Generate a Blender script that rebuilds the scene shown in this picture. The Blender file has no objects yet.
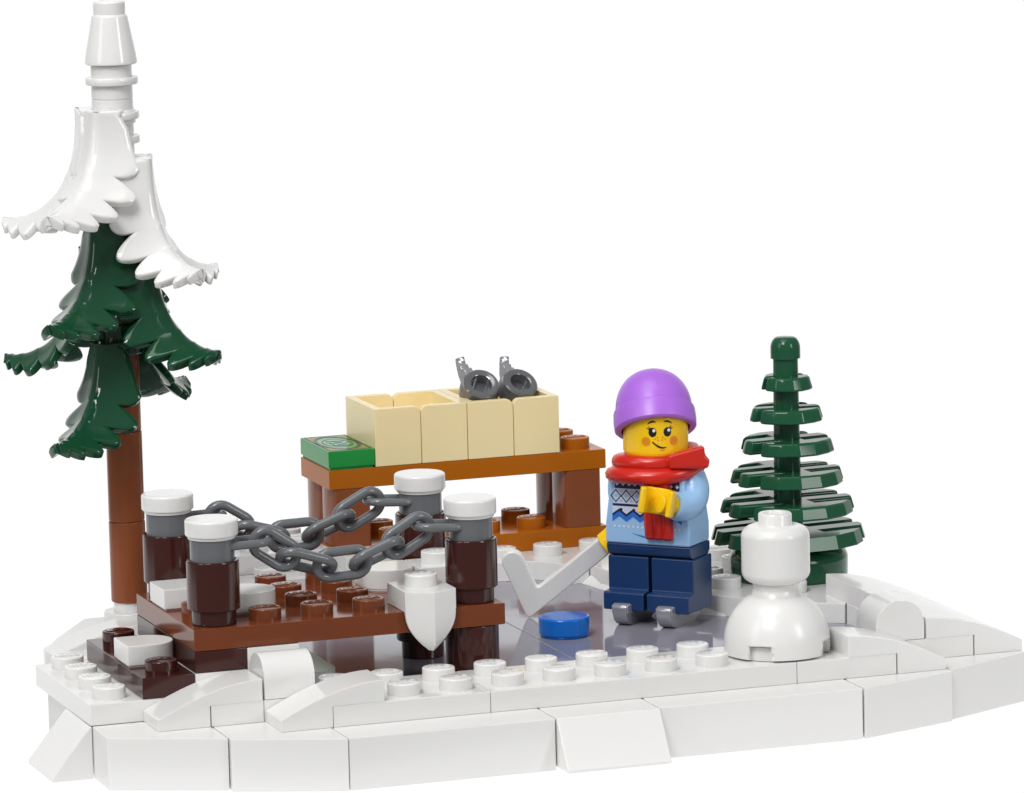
import bpy, bmesh, math, random
from mathutils import Vector, Matrix, Euler
random.seed(7)
MM = 0.001
ST = 8.0                      # stud pitch in mm
sc = bpy.context.scene
COL = sc.collection
PI = math.pi

# ------------------------------------------------------------------ materials
def plastic(name, rgb, rough=0.16, sss=0.0, spec=0.5, metal=0.0, coat=0.0, vary=0.03):
    m = bpy.data.materials.new(name); m.use_nodes = True
    nt = m.node_tree; b = nt.nodes['Principled BSDF']
    b.inputs['Roughness'].default_value = rough
    b.inputs['Metallic'].default_value = metal
    b.inputs['Specular IOR Level'].default_value = spec
    b.inputs['Coat Weight'].default_value = coat
    tc = nt.nodes.new('ShaderNodeTexCoord')
    # faint moulding variation of the pigment
    n1 = nt.nodes.new('ShaderNodeTexNoise'); n1.inputs['Scale'].default_value = 90; n1.inputs['Detail'].default_value = 3
    nt.links.new(tc.outputs['Object'], n1.inputs['Vector'])
    mx = nt.nodes.new('ShaderNodeMix'); mx.data_type = 'RGBA'
    mx.inputs['A'].default_value = (*[c*(1-vary) for c in rgb], 1)
    mx.inputs['B'].default_value = (*[min(1, c*(1+vary)) for c in rgb], 1)
    nt.links.new(n1.outputs['Fac'], mx.inputs['Factor'])
    nt.links.new(mx.outputs['Result'], b.inputs['Base Color'])
    # gentle orange-peel and fine wear in the gloss
    n2 = nt.nodes.new('ShaderNodeTexNoise'); n2.inputs['Scale'].default_value = 260; n2.inputs['Detail'].default_value = 2
    nt.links.new(tc.outputs['Object'], n2.inputs['Vector'])
    bp = nt.nodes.new('ShaderNodeBump'); bp.inputs['Strength'].default_value = 0.10; bp.inputs['Distance'].default_value = 0.00006
    nt.links.new(n2.outputs['Fac'], bp.inputs['Height']); nt.links.new(bp.outputs['Normal'], b.inputs['Normal'])
    n3 = nt.nodes.new('ShaderNodeTexNoise'); n3.inputs['Scale'].default_value = 140; n3.inputs['Detail'].default_value = 6
    nt.links.new(tc.outputs['Object'], n3.inputs['Vector'])
    mr = nt.nodes.new('ShaderNodeMapRange')
    mr.inputs['To Min'].default_value = rough*0.9; mr.inputs['To Max'].default_value = rough*1.12
    nt.links.new(n3.outputs['Fac'], mr.inputs['Value']); nt.links.new(mr.outputs['Result'], b.inputs['Roughness'])
    if sss:
        b.inputs['Subsurface Weight'].default_value = sss
        b.inputs['Subsurface Radius'].default_value = (1, .9, .8)
        b.inputs['Subsurface Scale'].default_value = 0.0008
    return m

M = dict(
    white=plastic('white_plastic', (.74, .735, .722), .13, sss=.25, vary=.008),
    satin=plastic('satin_white_plastic', (.75, .745, .73), .24, sss=.25, vary=.008),
    dbrown=plastic('dark_brown_plastic', (.043, .0095, .007), .12),
    rbrown=plastic('reddish_brown_plastic', (.235, .068, .026), .16, spec=.24),
    deck=plastic('reddish_brown_deck_plastic', (.165, .043, .016), .12, spec=.34),
    orange=plastic('dark_orange_plastic', (.42, .118, .006), .16, spec=.16),
    tan=plastic('tan_plastic', (.90, .745, .41), .26, sss=.12, vary=.008),
    dgrey=plastic('dark_grey_plastic', (.13, .137, .146), .2),
    lgrey=plastic('silver_grey_plastic', (.37, .37, .395), .15, metal=.4),
    sgrey=plastic('silver_plastic', (.21, .212, .222), .15, metal=.5),
    pine=plastic('pine_green_plastic', (.013, .082, .038), .12, spec=.3),
    green=plastic('dark_green_plastic', (.008, .060, .026), .085),
    bgreen=plastic('bright_green_plastic', (.008, .27, .040), .18),
    navy=plastic('navy_plastic', (.012, .040, .130), .22),
    lblue=plastic('light_blue_plastic', (.33, .55, .83), .25, sss=.1),
    yellow=plastic('yellow_plastic', (.96, .60, .008), .20, sss=.1),
    red=plastic('red_plastic', (.58, .016, .008), .24),
    lilac=plastic('lilac_plastic', (.41, .145, .69), .33, sss=.1),
    blue=plastic('blue_plastic', (.004, .15, .60), .15),
    ink=plastic('black_ink', (.008, .008, .010), .3),
    inkwhite=plastic('white_ink', (.82, .82, .84), .3),
    inknavy=plastic('navy_ink', (.012, .022, .085), .3),
    inkblue=plastic('mid_blue_ink', (.03, .16, .60), .3),
    inkpale=plastic('pale_lavender_ink', (.62, .67, .80), .3),
    inkorange=plastic('orange_ink', (.72, .27, .010), .3),
    inkgold=plastic('gold_ink', (.24, .22, .03), .3),
    inkdgreen=plastic('dark_green_ink', (.002, .016, .008), .3),
    inksky=plastic('pale_blue_ink', (.36, .62, .62), .3),
)
def ice_mat():
    m = plastic('clear_ice_plastic', (.26, .255, .305), .07, spec=.42, vary=.06)
    return m
M['ice'] = ice_mat()

# ------------------------------------------------------------------ mesh helpers (all in mm)
def merge(dst, src):
    me = bpy.data.meshes.new('tmp'); src.to_mesh(me); src.free()
    dst.from_mesh(me); bpy.data.meshes.remove(me)
def bevel(bm, w, seg=2, ang=35):
    bmesh.ops.recalc_face_normals(bm, faces=bm.faces)
    es = [e for e in bm.edges if len(e.link_faces) == 2 and e.calc_face_angle(0) > math.radians(ang)]
    if es and w > 0:
        bmesh.ops.bevel(bm, geom=es, offset=w, offset_type='OFFSET', segments=seg, profile=.5, affect='EDGES', clamp_overlap=True)
def prism(dst, pts, axis, a, b, bv=.18, seg=2, ang=35):
    """extrude a 2-D outline along an axis from a to b, edges rounded"""
    f = {'x': lambda p, t: (t, p[0], p[1]), 'y': lambda p, t: (p[0], t, p[1]), 'z': lambda p, t: (p[0], p[1], t)}[axis]
    bm = bmesh.new()
    A = [bm.verts.new(f(p, a)) for p in pts]; B = [bm.verts.new(f(p, b)) for p in pts]
    bm.faces.new(A); bm.faces.new(B[::-1])
    n = len(pts)
    for i in range(n):
        bm.faces.new((A[i], B[i], B[(i+1) % n], A[(i+1) % n]))
    bevel(bm, bv, seg, ang); merge(dst, bm)
def box(dst, x0, x1, y0, y1, z0, z1, bv=.13, gap=.035, seg=2):
    """x,y in studs, z in mm"""
    prism(dst, [(x0*ST+gap, y0*ST+gap), (x1*ST-gap, y0*ST+gap), (x1*ST-gap, y1*ST-gap), (x0*ST+gap, y1*ST-gap)], 'z', z0, z1, bv, seg)
def boxmm(dst, x0, x1, y0, y1, z0, z1, bv=.18, seg=2):
    prism(dst, [(x0, y0), (x1, y0), (x1, y1), (x0, y1)], 'z', z0, z1, bv, seg)
def lathe(dst, prof, c=(0, 0, 0), seg=48, caps=True, mat=None):
    bm = bmesh.new(); rings = []
    for r, z in prof:
        if r < 1e-6:
            rings.append([bm.verts.new((0, 0, z))])
        else:
            rings.append([bm.verts.new((r*math.cos(2*PI*i/seg), r*math.sin(2*PI*i/seg), z)) for i in range(seg)])
    for A, B in zip(rings, rings[1:]):
        for i in range(seg):
            j = (i+1) % seg
            if len(A) == 1 and len(B) == 1: continue
            if len(A) == 1: bm.faces.new((A[0], B[j], B[i]))
            elif len(B) == 1: bm.faces.new((A[i], A[j], B[0]))
            else: bm.faces.new((A[i], A[j], B[j], B[i]))
    if caps:
        if len(rings[0]) > 1: bm.faces.new(rings[0][::-1])
        if len(rings[-1]) > 1: bm.faces.new(rings[-1])
    bmesh.ops.recalc_face_normals(bm, faces=bm.faces)
    if mat is not None: bmesh.ops.transform(bm, matrix=mat, verts=bm.verts)
    bmesh.ops.translate(bm, vec=c, verts=bm.verts); merge(dst, bm)
def rounded(r, z0, z1, e=.25, n=3):
    """profile of a cylinder with eased rims"""
    p = [(0, z0)]
    p += [(r-e+e*math.sin(PI/2*i/n), z0+e-e*math.cos(PI/2*i/n)) for i in range(n+1)]
    p += [(r-e+e*math.cos(PI/2*i/n), z1-e+e*math.sin(PI/2*i/n)) for i in range(n+1)]
    return p+[(0, z1)]
def cyl(dst, x, y, z0, z1, r, e=.25, seg=48):
    lathe(dst, rounded(r, z0, z1, e), (x*ST, y*ST, 0), seg)

_dg = {}
def text_bm(s, size, depth, bold=0.0):
    """raised lettering as mesh, centred on the origin, reading along +x, facing +z"""
    key = (s, size, depth, bold)
    if key not in _dg:
        cu = bpy.data.curves.new('lettering', 'FONT'); cu.body = s; cu.size = size; cu.extrude = depth
        cu.offset = bold; cu.align_x = 'CENTER'; cu.align_y = 'CENTER'; cu.resolution_u = 2
        ob = bpy.data.objects.new('lettering', cu); COL.objects.link(ob)
        dg = bpy.context.evaluated_depsgraph_get(); me = bpy.data.meshes.new_from_object(ob.evaluated_get(dg))
        bpy.data.objects.remove(ob); bpy.data.curves.remove(cu)
        _dg[key] = me
    bm = bmesh.new(); bm.from_mesh(_dg[key]); return bm
def stud(dst, x, y, z, rot=0):
    lathe(dst, rounded(2.42, z-.2, z+1.78, .2), (x*ST, y*ST, 0), 40)
    t = text_bm('LEGO', 1.62, .10, .05)
    bmesh.ops.transform(t, matrix=Matrix.Translation((x*ST, y*ST, z+1.80)) @ Matrix.Rotation(rot, 4, 'Z') @ Matrix.Diagonal((.92, 1.15, 1, 1)), verts=t.verts)
    merge(dst, t)

# ------------------------------------------------------------------ object helpers
def tag(o, label=None, cat=None, group=None, kind=None):
    if label: o['label'] = label
    if cat: o['category'] = cat
    if group: o['group'] = group
    if kind: o['kind'] = kind
    return o
def thing(name, label, cat, loc, rotz=0, group=None):
    o = bpy.data.objects.new(name, None); COL.objects.link(o)
    o.empty_display_size = .002
    o.location = Vector(loc)*MM; o.rotation_euler = (0, 0, rotz); o['org'] = [float(v) for v in loc]
    return tag(o, label, cat, group)
def org(o):
    while o.parent: o = o.parent
    return Vector(o['org']) if 'org' in o else Vector((0, 0, 0))
def part(name, bm, mat, parent=None, local=False, origin=None, label=None, ang=38, smooth=True):
    """ONE mesh object from bm (mm); world coordinates unless local"""
    me = bpy.data.meshes.new(name)
    if parent is not None: off = Vector((0, 0, 0)) if local else org(parent)
    else: off = Vector(origin or (0, 0, 0))
    bmesh.ops.translate(bm, vec=-off, verts=bm.verts)
    bmesh.ops.scale(bm, vec=(MM, MM, MM), verts=bm.verts)
    bm.to_mesh(me); bm.free()
    if smooth:
        for p in me.polygons: p.use_smooth = True
        me.set_sharp_from_angle(angle=math.radians(ang))
    me.materials.append(M[mat])
    o = bpy.data.objects.new(name, me); COL.objects.link(o)
    if smooth:
        w = o.modifiers.new('normals', 'WEIGHTED_NORMAL'); w.keep_sharp = True; w.weight = 80
    if parent is not None: o.parent = parent
    else:
        o.location = off*MM; o['org'] = [float(v) for v in off]
    if label: o['label'] = label
    return o
def solo(name, bm, mat, label, cat, origin, group=None, ang=38):
    return tag(part(name, bm, mat, None, origin=origin, ang=ang), label, cat, group)
BM = bmesh.new

# ------------------------------------------------------------------ surface it stands on: an added glowing plane, keeps the ground shadowless
def added_glow_plane():
    bm = BM(); R = 2600
    vs = [bm.verts.new((x, y, 1.2)) for x, y in [(.323*t+.946*u, .946*t-.323*u) for t, u in ((-23, -190), (-23, 190), (190, 190), (190, -190))]]; bm.faces.new(vs[::-1])
    bmesh.ops.recalc_face_normals(bm, faces=bm.faces)
    if bm.faces[:][0].normal.z < 0: bmesh.ops.reverse_faces(bm, faces=bm.faces)
    m = bpy.data.materials.new('glow_plane_white'); m.use_nodes = True
    b = m.node_tree.nodes['Principled BSDF']
    b.inputs['Base Color'].default_value = (.02, .02, .02, 1); b.inputs['Roughness'].default_value = .8
    b.inputs['Specular IOR Level'].default_value = 0
    b.inputs['Emission Color'].default_value = (1, 1, 1, 1); b.inputs['Emission Strength'].default_value = 1.0  # added glow: whitens the ground and fills the model from below
    M['table'] = m
    o = part('added_glow_plane', bm, 'table', None, origin=(0, 0, 1.2), smooth=False); tag(o, kind='structure')
added_glow_plane()

# ------------------------------------------------------------------ SNOWY BASE
base = thing('snowy_base', 'large white brick-built snowy base surrounding the grey ice, everything stands on it', 'base', (4*ST, 7*ST, 1.9))
ZB, Z0, Z1, Z2 = 1.9, 9.6, 12.8, 16.0
S = lambda pts: [(x*ST, y*ST) for x, y in pts]
def P(name, fn, mat='white', parent=None):
    bm = BM(); fn(bm); return part(name, bm, mat, parent or base)
# bottom row
P('base_core', lambda b: prism(b, S([(-4.9, 2.02), (10.9, 2.02), (12.95, 2.9), (12.95, 6), (12, 9), (9.5, 15.1), (0, 15.1), (0, 12.6), (-3.0, 10.1), (-4.85, 5.7)]), 'z', ZB+.1, Z0-.06, .1))
P('wedge_brick', lambda b: prism(b, S([(-4.97, .93), (-2.985, -.03), (-2.985, 2.0), (-4.97, 2.0)]), 'z', ZB, Z0, .2))
P('wedge_brick', lambda b: prism(b, S([(-2.965, -.14), (-1.03, -.98), (-1.03, 2.0), (-2.965, 2.0)]), 'z', ZB, Z0, .2))
P('edge_brick', lambda b: prism(b, S([(-1.015, -.96), (2.9, -.96), (2.9, 2.0), (-1.015, 2.0)]), 'z', ZB, Z0, .2))
P('edge_brick', lambda b: prism(b, S([(4.95, -.89), (8.94, -.89), (8.94, 2.0), (4.95, 2.0)]), 'z', ZB, Z0, .2))
P('wedge_brick', lambda b: prism(b, S([(8.975, -.89), (11.05, -.17), (11.05, 2.0), (8.975, 2.0)]), 'z', ZB, Z0, .2))
P('wedge_brick', lambda b: prism(b, S([(11.07, -.06), (13.0, .89), (13.0, 2.8), (11.07, 2.0)]), 'z', ZB, Z0, .2))
# sloping bricks that lean out at the front and at the left end
P('slope_brick', lambda b: prism(b, [(-.96*ST, Z0), (-1.52*ST, 2.8), (-1.52*ST, 2.3), (1.9*ST, 2.3), (1.9*ST, Z0)], 'x', 2.925*ST, 4.925*ST, .2))
P('slope_brick', lambda b: prism(b, [(-5.03*ST, Z0), (-5.76*ST, 2.5), (-5.76*ST, ZB), (-4.98*ST, ZB), (-4.98*ST, Z0)], 'y', 1.95*ST, 3.72*ST, .2))
# plates of the second layer
def plate(x0, x1, y0, y1, z0, studs, h=3.2):
    def f(b):
        box(b, x0, x1, y0, y1, z0, z0+h)
        for s in studs: stud(b, s[0], s[1], z0+h)
    return f
P('snow_plate', plate(-5, -3, 2, 6, Z0, [(-4.5, y+.5) for y in (2, 3, 4, 5)]))
P('snow_plate', plate(-3, -2, 1, 2, Z0, []))
P('snow_plate', plate(-2, -1, 1, 2, Z0, []))
P('snow_plate', plate(-1, 2, 0, 2, Z0, [(x+.5, .5) for x in (0, 1)]+[(x+.5, 1.5) for x in (-1, 0, 1)]))
P('snow_plate', plate(2, 8, 0, 2, Z0, [(x+.5, y) for x in (2, 3, 4, 5, 6) for y in (.5, 1.5)]))
P('snow_plate', plate(8, 10, 0, 2, Z0, []))
P('snow_plate', plate(10, 12, 1, 2, Z0, []))
P('snow_plate', plate(11, 12, 2, 4.9, Z0, []))
# curved slopes: two studs long, one plate deeper at the low end
def bow_prof(x0, x1, zb, zt, zl, lift, n=14):
    """high at x1, low at x0; the half towards x1 rests one plate up"""
    L = x1-x0; a = []
    for i in range(n+1):
        t = i/n; a.append((x0+L*t, zl+(zt-zl)*math.sin(PI/2*t)**.95 if t > 0 else zl))
    return [(x0, zb), (x0+L*.5-.03*(1 if L > 0 else -1), zb), (x0+L*.5-.03*(1 if L > 0 else -1), zb+lift), (x1, zb+lift)] + a[::-1]
def bow(x0, x1, y0, y1, zb=Z0, zt=16.0, zl=11.3, lift=3.09):
    return lambda b: prism(b, bow_prof(x0*ST, x1*ST, zb, zt, zl, lift), 'y', y0*ST+.012, y1*ST-.012, .12, 2, 30)
P('curved_slope', bow(-4, -2.02, 1, 2))
P('curved_slope', bow(-1.98, -.02, 0, 1))
P('curved_slope', bow(11, 9.03, 0, 1))
P('curved_slope', bow(13, 11.03, 1, 2))
P('curved_slope', bow(13, 11.02, 2, 3.98))
P('curved_slope', bow(13, 11.02, 4.02, 6))
P('curved_slope', bow(-4.35, -2.4, 7, 7.95, zl=12.0))
# arched lumps of snow
def arch_prof(a0, a1, z0, zm, zt, n=16):
    m = (a0+a1)/2; w = (a1-a0)/2
    return [(a0, z0), (a1, z0)] + [(m+w*math.cos(PI*i/n), zm+(zt-zm)*math.sin(PI*i/n)) for i in range(n+1)]
P('arch_brick', lambda b: prism(b, arch_prof(1.0*ST+.05, 2*ST-.05, Z1+.04, 15.6, 19.15), 'x', -1.98*ST, -1.02*ST, .14, 2, 30))
P('arch_brick', lambda b: prism(b, arch_prof(10*ST+.05, 11*ST-.05, Z1+.04, 15.1, 19.1), 'y', 1.0*ST, 2*ST-.1, .14, 2, 30))
# white bricks under the jetty
P('snow_brick', plate(-2, -1, 2, 3, Z0, [], 9.5))
P('snow_brick', plate(-2, -.6, 4, 5, Z0, [], 9.0))
P('snow_plate', lambda b: prism(b, S([(-2, 3), (-.2, 3), (.1, 3.4), (.1, 5), (-2, 5)]), 'z', Z0, Z1, .16))
P('snow_plate', plate(-3, -2, 2, 6, Z0, []))
P('snow_plate', plate(-3, -2, 2, 6, Z1+.03, [], 3.1))
# snow bank behind the ice, with its studs
bank_out = [(11, 2.05), (12.9, 2.05), (12.9, 5.9), (12, 9), (9.5, 15.1), (0, 15.1), (0, 12.05), (6.3, 12.05), (7.0, 11.88), (7.4, 11.4), (7.62, 11.15)]
P('bank_plate', lambda b: (prism(b, S([(0, 12.03), (6.2, 12.03), (6.7, 11.98), (7.05, 11.85), (7.35, 11.45), (7.55, 11.1), (7.9, 11.1), (7.9, 15.1), (0, 15.1)]), 'z', Z0, Z1, .16),
    [stud(b, x+.5, y+.5, Z1) for x in (7,) for y in (12,)], [stud(b, x+.5, 12.5, Z1) for x in (0, 1, 2, 5, 6)]))
P('bank_plate', lambda b: (prism(b, S([(7.93, 10.5), (8.6, 7.4), (9.15, 6.57), (10.7, 5.05), (10.97, 4.9), (12.3, 6.02), (12.0, 9), (9.6, 15.1), (7.93, 15.1)]), 'z', Z0, Z1, .16),
    [stud(b, x, y, Z1) for x, y in ((8.5, 12.5), (9.5, 7.5), (9.5, 8.5), (10.5, 9.5), (10.5, 10.5), (10.5, 6.5), (9.5, 9.5), (9.5, 10.5))]))
def ramp(b):
    bm = BM()
    lo = S([(7.72, 11.12), (7.9, 10.15), (8.72, 6.95), (9.12, 6.56)]); hi = S([(8.2, 11.12), (8.3, 10.3), (8.95, 7.5), (9.3, 6.9)])
    A = [bm.verts.new((x, y, Z0)) for x, y in lo]; B = [bm.verts.new((x, y, Z1-.05)) for x, y in hi]; C = [bm.verts.new((x, y, Z0)) for x, y in hi]
    for i in range(3):
        bm.faces.new((A[i], A[i+1], B[i+1], B[i])); bm.faces.new((B[i], B[i+1], C[i+1], C[i])); bm.faces.new((C[i], C[i+1], A[i+1], A[i]))
    bm.faces.new((A[0], B[0], C[0])); bm.faces.new((A[3], C[3], B[3]))
    bevel(bm, .12); merge(b, bm)
P('snow_ramp', ramp)
P('snow_plate', plate(3, 5, 12, 13, Z1+.02, [], 3.1))
P('snow_plate', plate(.6, 3, 13, 15, Z1+.02, [(1.5, 13.5), (2.5, 13.5), (1.5, 14.5), (2.5, 14.5)]))
# left rear corner that carries the tall tree
P('snow_plate', lambda b: prism(b, S([(-4.5, 7.2), (-4.4, 6.05), (-2.0, 6.05), (-2.0, 10), (-3.0, 10), (-4.0, 8.3)]), 'z', Z0, Z1, .16))
# the ice: two clear tiles, structure
def ice():
    b = BM()
    prism(b, S([(-2, 2.02), (4.985, 2.02), (4.985, 12.0), (-2, 12.0)]), 'z', Z0-.04, Z0+.05, .03, 1)
    prism(b, S([(5.015, 2.02), (10.97, 2.02), (10.97, 4.85), (9.15, 6.55), (8.75, 6.95), (7.9, 10.2), (7.7, 11.1), (7.0, 11.86), (6.2, 12.0), (5.015, 12.0)]), 'z', Z0-.04, Z0+.05, .03, 1)
    tag(part('ice', b, 'ice', None, origin=(4*ST, 7*ST, Z0)), kind='structure')
ice()

# ------------------------------------------------------------------ JETTY
jet = thing('jetty', 'reddish brown studded jetty deck on dark brown supports reaching over the ice', 'jetty', (0, 4*ST, Z0))
def deck(b):
    box(b, -3, 3, 2, 6, 19.2, 22.4)
    for s in [(-2.5, 3.5), (-1.5, 2.5), (-.5, 2.5), (-.5, 3.5), (-.5, 4.5), (-.5, 5.5), (.5, 2.5), (.5, 3.5), (.5, 4.5), (.5, 5.5), (1.5, 3.5), (1.5, 5.5), (-1.5, 5.5), (-1.5, 4.5)]:
        stud(b, s[0], s[1], 22.4)
P('deck', deck, 'deck', jet)
P('support_plate', plate(-3, -2, 2, 4, Z2+.02, [], 3.14), 'dbrown', jet)
P('support_plate', plate(-3, -2, 4.02, 6, Z2+.02, [], 3.14), 'dbrown', jet)
def pillar(x, y, low):
    def f(b):
        if low: cyl(b, x, y, Z0+.06, 12.4, 3.25, .15); cyl(b, x, y, 12.3, 19.15, 4.0, .2)
        else: cyl(b, x, y, Z0+.06, 19.15, 4.0, .2)
    return f
P('pillar', pillar(2.5, 2.5, False), 'dbrown', jet)
P('pillar', pillar(2.5, 5.5, True), 'dbrown', jet)
# step
stp = thing('jetty_step', 'low dark brown step with two studs beside the left end of the jetty', 'step', (-3.5*ST, 4*ST, Z1))
P('step_plate', plate(-4, -3, 2, 6, Z1+.02, [(-3.5, 2.5), (-3.5, 5.5), (-3.5, 4.5)], 3.16), 'dbrown', stp)

# snow tiles lying about
def half_round(x0, x1, y0, y1, z0, z1, d):
    """square at one end, round at the other; d is the side of the round end"""
    g = .07; X0, X1, Y0, Y1 = x0*ST+g, x1*ST-g, y0*ST+g, y1*ST-g; pts = []; n = 18
    if d == '+x':
        r = (Y1-Y0)/2; c = X1-r; pts = [(X0, Y1), (X0, Y0)]+[(c+r*math.cos(-PI/2+PI*i/n), (Y0+Y1)/2+r*math.sin(-PI/2+PI*i/n)) for i in range(n+1)]
    else:
        r = (X1-X0)/2; c = Y0+r; pts = [(X1, Y1), (X0, Y1)]+[((X0+X1)/2+r*math.cos(PI+PI*i/n), c+r*math.sin(PI+PI*i/n)) for i in range(n+1)]
    b = BM(); prism(b, pts, 'z', z0+.25, z1, .16, 2, 30)
    # moulded foot, slightly smaller, leaves the dark groove under a tile
    cx, cy = sum(p[0] for p in pts)/len(pts), sum(p[1] for p in pts)/len(pts)
    prism(b, [(cx+(x-cx)*.95, cy+(y-cy)*.95) for x, y in pts], 'z', z0+.02, z0+.3, 0)
    return b
G_T = 'white snow tiles lying on the brown steps and jetty'
solo('snow_tile', half_round(-4, -3, 3, 4, 16.0, 19.2, '+x'), 'white', 'white round-ended tile lying on the dark brown step between its two studs', 'tile', (-3.5*ST, 3.5*ST, 16), G_T)
def sq_tile():
    b = BM(); box(b, -3, -2, 4, 5, 22.65, 25.6); box(b, -3, -2, 4, 5, 22.42, 22.7, 0, .3); return b
solo('snow_tile', sq_tile(), 'white', 'square white tile on the jetty between the two left posts', 'tile', (-2.5*ST, 4.5*ST, 22.4), G_T)
solo('snow_tile', half_round(-2, -1, 3, 4, 22.4, 25.6, '+x'), 'white', 'white round-ended tile on the jetty just behind the front left post', 'tile', (-1.5*ST, 3.5*ST, 22.4), G_T)
solo('snow_tile', half_round(1, 2, 4, 5, 22.4, 25.6, '-y'), 'white', 'white round-fronted tile on the jetty below the rear right post', 'tile', (1.5*ST, 4.5*ST, 22.4), G_T)
b = BM(); plate(2, 3, 4, 5, 22.42, [(2.5, 4.5)], 3.16)(b)
solo('snow_plate', b, 'white', 'small white plate with one stud on the jetty between the two right posts', 'plate', (2.5*ST, 4.5*ST, 22.4))
# hanging icicle: 1x1 plate with a pointed keeled tooth
ici = thing('icicle', 'pointed white icicle tooth hanging over the front edge of the jetty', 'icicle', (1.5*ST, 2.4*ST, 22.4))
P('plate_top', plate(1, 2, 1.85, 2.95, 22.43, [(1.5, 2.42)], 3.15), 'white', ici)
def tooth():
    b = BM(); cx = 1.5*ST; n = 10
    bm = BM(); y0 = 1.86*ST; L = []; C = []; R = []
    for i in range(n+1):
        t = i/n*.972; w = 3.9 if t < .38 else 3.9*math.cos((t-.38)/.62*PI/2)**.85
        z = 25.55-9.3*t; k = 1.9*(1-.15*t)
        L.append(((cx-w), y0, z)); R.append((cx+w, y0, z)); C.append((cx, y0-k*min(1, w/1.6+.2), z))
    Lv = [bm.verts.new(v) for v in L]; Rv = [bm.verts.new(v) for v in R]; Cv = [bm.verts.new(v) for v in C]
    Lb = [bm.verts.new((v[0], y0+1.2 if i < 4 else y0+.5, v[2])) for i, v in enumerate(L)]; Rb = [bm.verts.new((v[0], y0+1.2 if i < 4 else y0+.5, v[2])) for i, v in enumerate(R)]
    for i in range(n):
        bm.faces.new((Lv[i], Lv[i+1], Cv[i+1], Cv[i])); bm.faces.new((Cv[i], Cv[i+1], Rv[i+1], Rv[i]))
        bm.faces.new((Lb[i], Lb[i+1], Lv[i+1], Lv[i])); bm.faces.new((Rv[i], Rv[i+1], Rb[i+1], Rb[i])); bm.faces.new((Rb[i], Rb[i+1], Lb[i+1], Lb[i]))
    bm.faces.new((Lv[0], Cv[0], Rv[0], Rb[0], Lb[0])); bm.faces.new((Lv[n], Lb[n], Rb[n], Rv[n], Cv[n]))
    bevel(bm, .10, 2, 28); merge(b, bm); return b
part('tooth', tooth(), 'white', ici)

# posts
def post(x, y, label):
    t = thing('post', label, 'post', (x*ST, y*ST, 22.4), 0, 'dark brown posts with white caps at the jetty corners')
    def body(b):
        lathe(b, [(0, 22.43), (3.2, 22.43), (3.3, 22.55), (3.3, 24.6), (3.75, 24.62), (3.9, 24.8), (3.9, 31.7), (3.8, 31.9), (3.45, 31.95), (3.4, 31.7), (0, 31.7)], (x*ST, y*ST, 0))
    P('post_body', body, 'dbrown', t)
    P('collar', lambda b: cyl(b, x, y, 31.6, 35.15, 3.28, .12), 'dgrey', t)
    def cap(b):
        lathe(b, [(0, 35.16), (3.5, 35.16), (3.58, 35.35), (3.6, 35.5), (3.8, 35.6), (3.92, 35.8)]+[(3.92-.4+.4*math.cos(PI/2*i/4), 38.05-.4+.4*math.sin(PI/2*i/4)) for i in range(5)]+[(0, 38.05)], (x*ST, y*ST, 0))
    P('cap', cap, 'white', t)
post(-2.465, 2.5, 'front left dark brown post with grey collar and round white cap')
post(-2.465, 5.5, 'rear left dark brown post with white cap, nearest the tall tree trunk')
post(2.52, 2.5, 'front right dark brown post with white cap, nearest the hockey stick')
post(2.52, 5.5, 'rear right dark brown post with white cap in front of the table')

# chains
def link_bm(A, B, roll, wire=.74, half=1.95):
    """oval link whose inner ends sit around A and B (mm)"""
    A, B = Vector(A), Vector(B); d = (B-A); L = d.length; d.normalize()
    s = d.cross(Vector((0, 0, 1))).normalized(); u = s.cross(d)
    w = s*math.cos(roll)+u*math.sin(roll); nrm = d.cross(w)
    c = (A+B)/2; hl = L/2+wire*1.05-half+wire*.55
    pts = []; n = 12
    for i in range(n+1):
        a = -PI/2+PI*i/n; pts.append((hl+half*math.cos(a), half*math.sin(a)))
    for i in range(n+1):
        a = PI/2+PI*i/n; pts.append((-hl+half*math.cos(a), half*math.sin(a)))
    N = len(pts); bm = BM(); rings = []; K = 12
    for i in range(N):
        p = pts[i]; cx = max(-hl, min(hl, p[0])); o = Vector((p[0]-cx, p[1])).normalized()
        P0 = c+d*p[0]+w*p[1]; out = (d*o[0]+w*o[1]).normalized()
        rings.append([bm.verts.new(P0+out*wire*math.cos(2*PI*k/K)+nrm*wire*math.sin(2*PI*k/K)) for k in range(K)])
    for i in range(N):
        for k in range(K):
            bm.faces.new((rings[i][k], rings[(i+1) % N][k], rings[(i+1) % N][(k+1) % K], rings[i][(k+1) % K]))
    bmesh.ops.recalc_face_normals(bm, faces=bm.faces); return bm
def chain(y, nodes, label):
    t = thing('chain', label, 'chain', (0, y*ST, 29), 0, 'grey chains between the jetty posts')
    N = [Vector((x*ST, y*ST+dy, z)) for x, dy, z in nodes]
    rolls = [math.radians(a) for a in (78, 34, 84, 34, 78)]
    for i in range(len(N)-1):
        part('link', link_bm(N[i], N[i+1], rolls[i]), 'dgrey', t, ang=60)
    for e, sx in ((N[0], -1), (N[-1], 1)):
        b = link_bm(e+Vector((0, 0, 0)), Vector((sx*2.28*ST, y*ST, 33.95)), 0.0, .62, 2.1)
        part('end_loop', b, 'dgrey', t, ang=60)
chain(2.5, [(-1.52, 0, 34.1), (-1.02, .0, 31.3), (-.33, 0, 29.55), (.36, 0, 29.75), (1.0, 0, 31.7), (1.58, 0, 34.3)], 'sagging grey chain strung between the two front posts')
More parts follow.
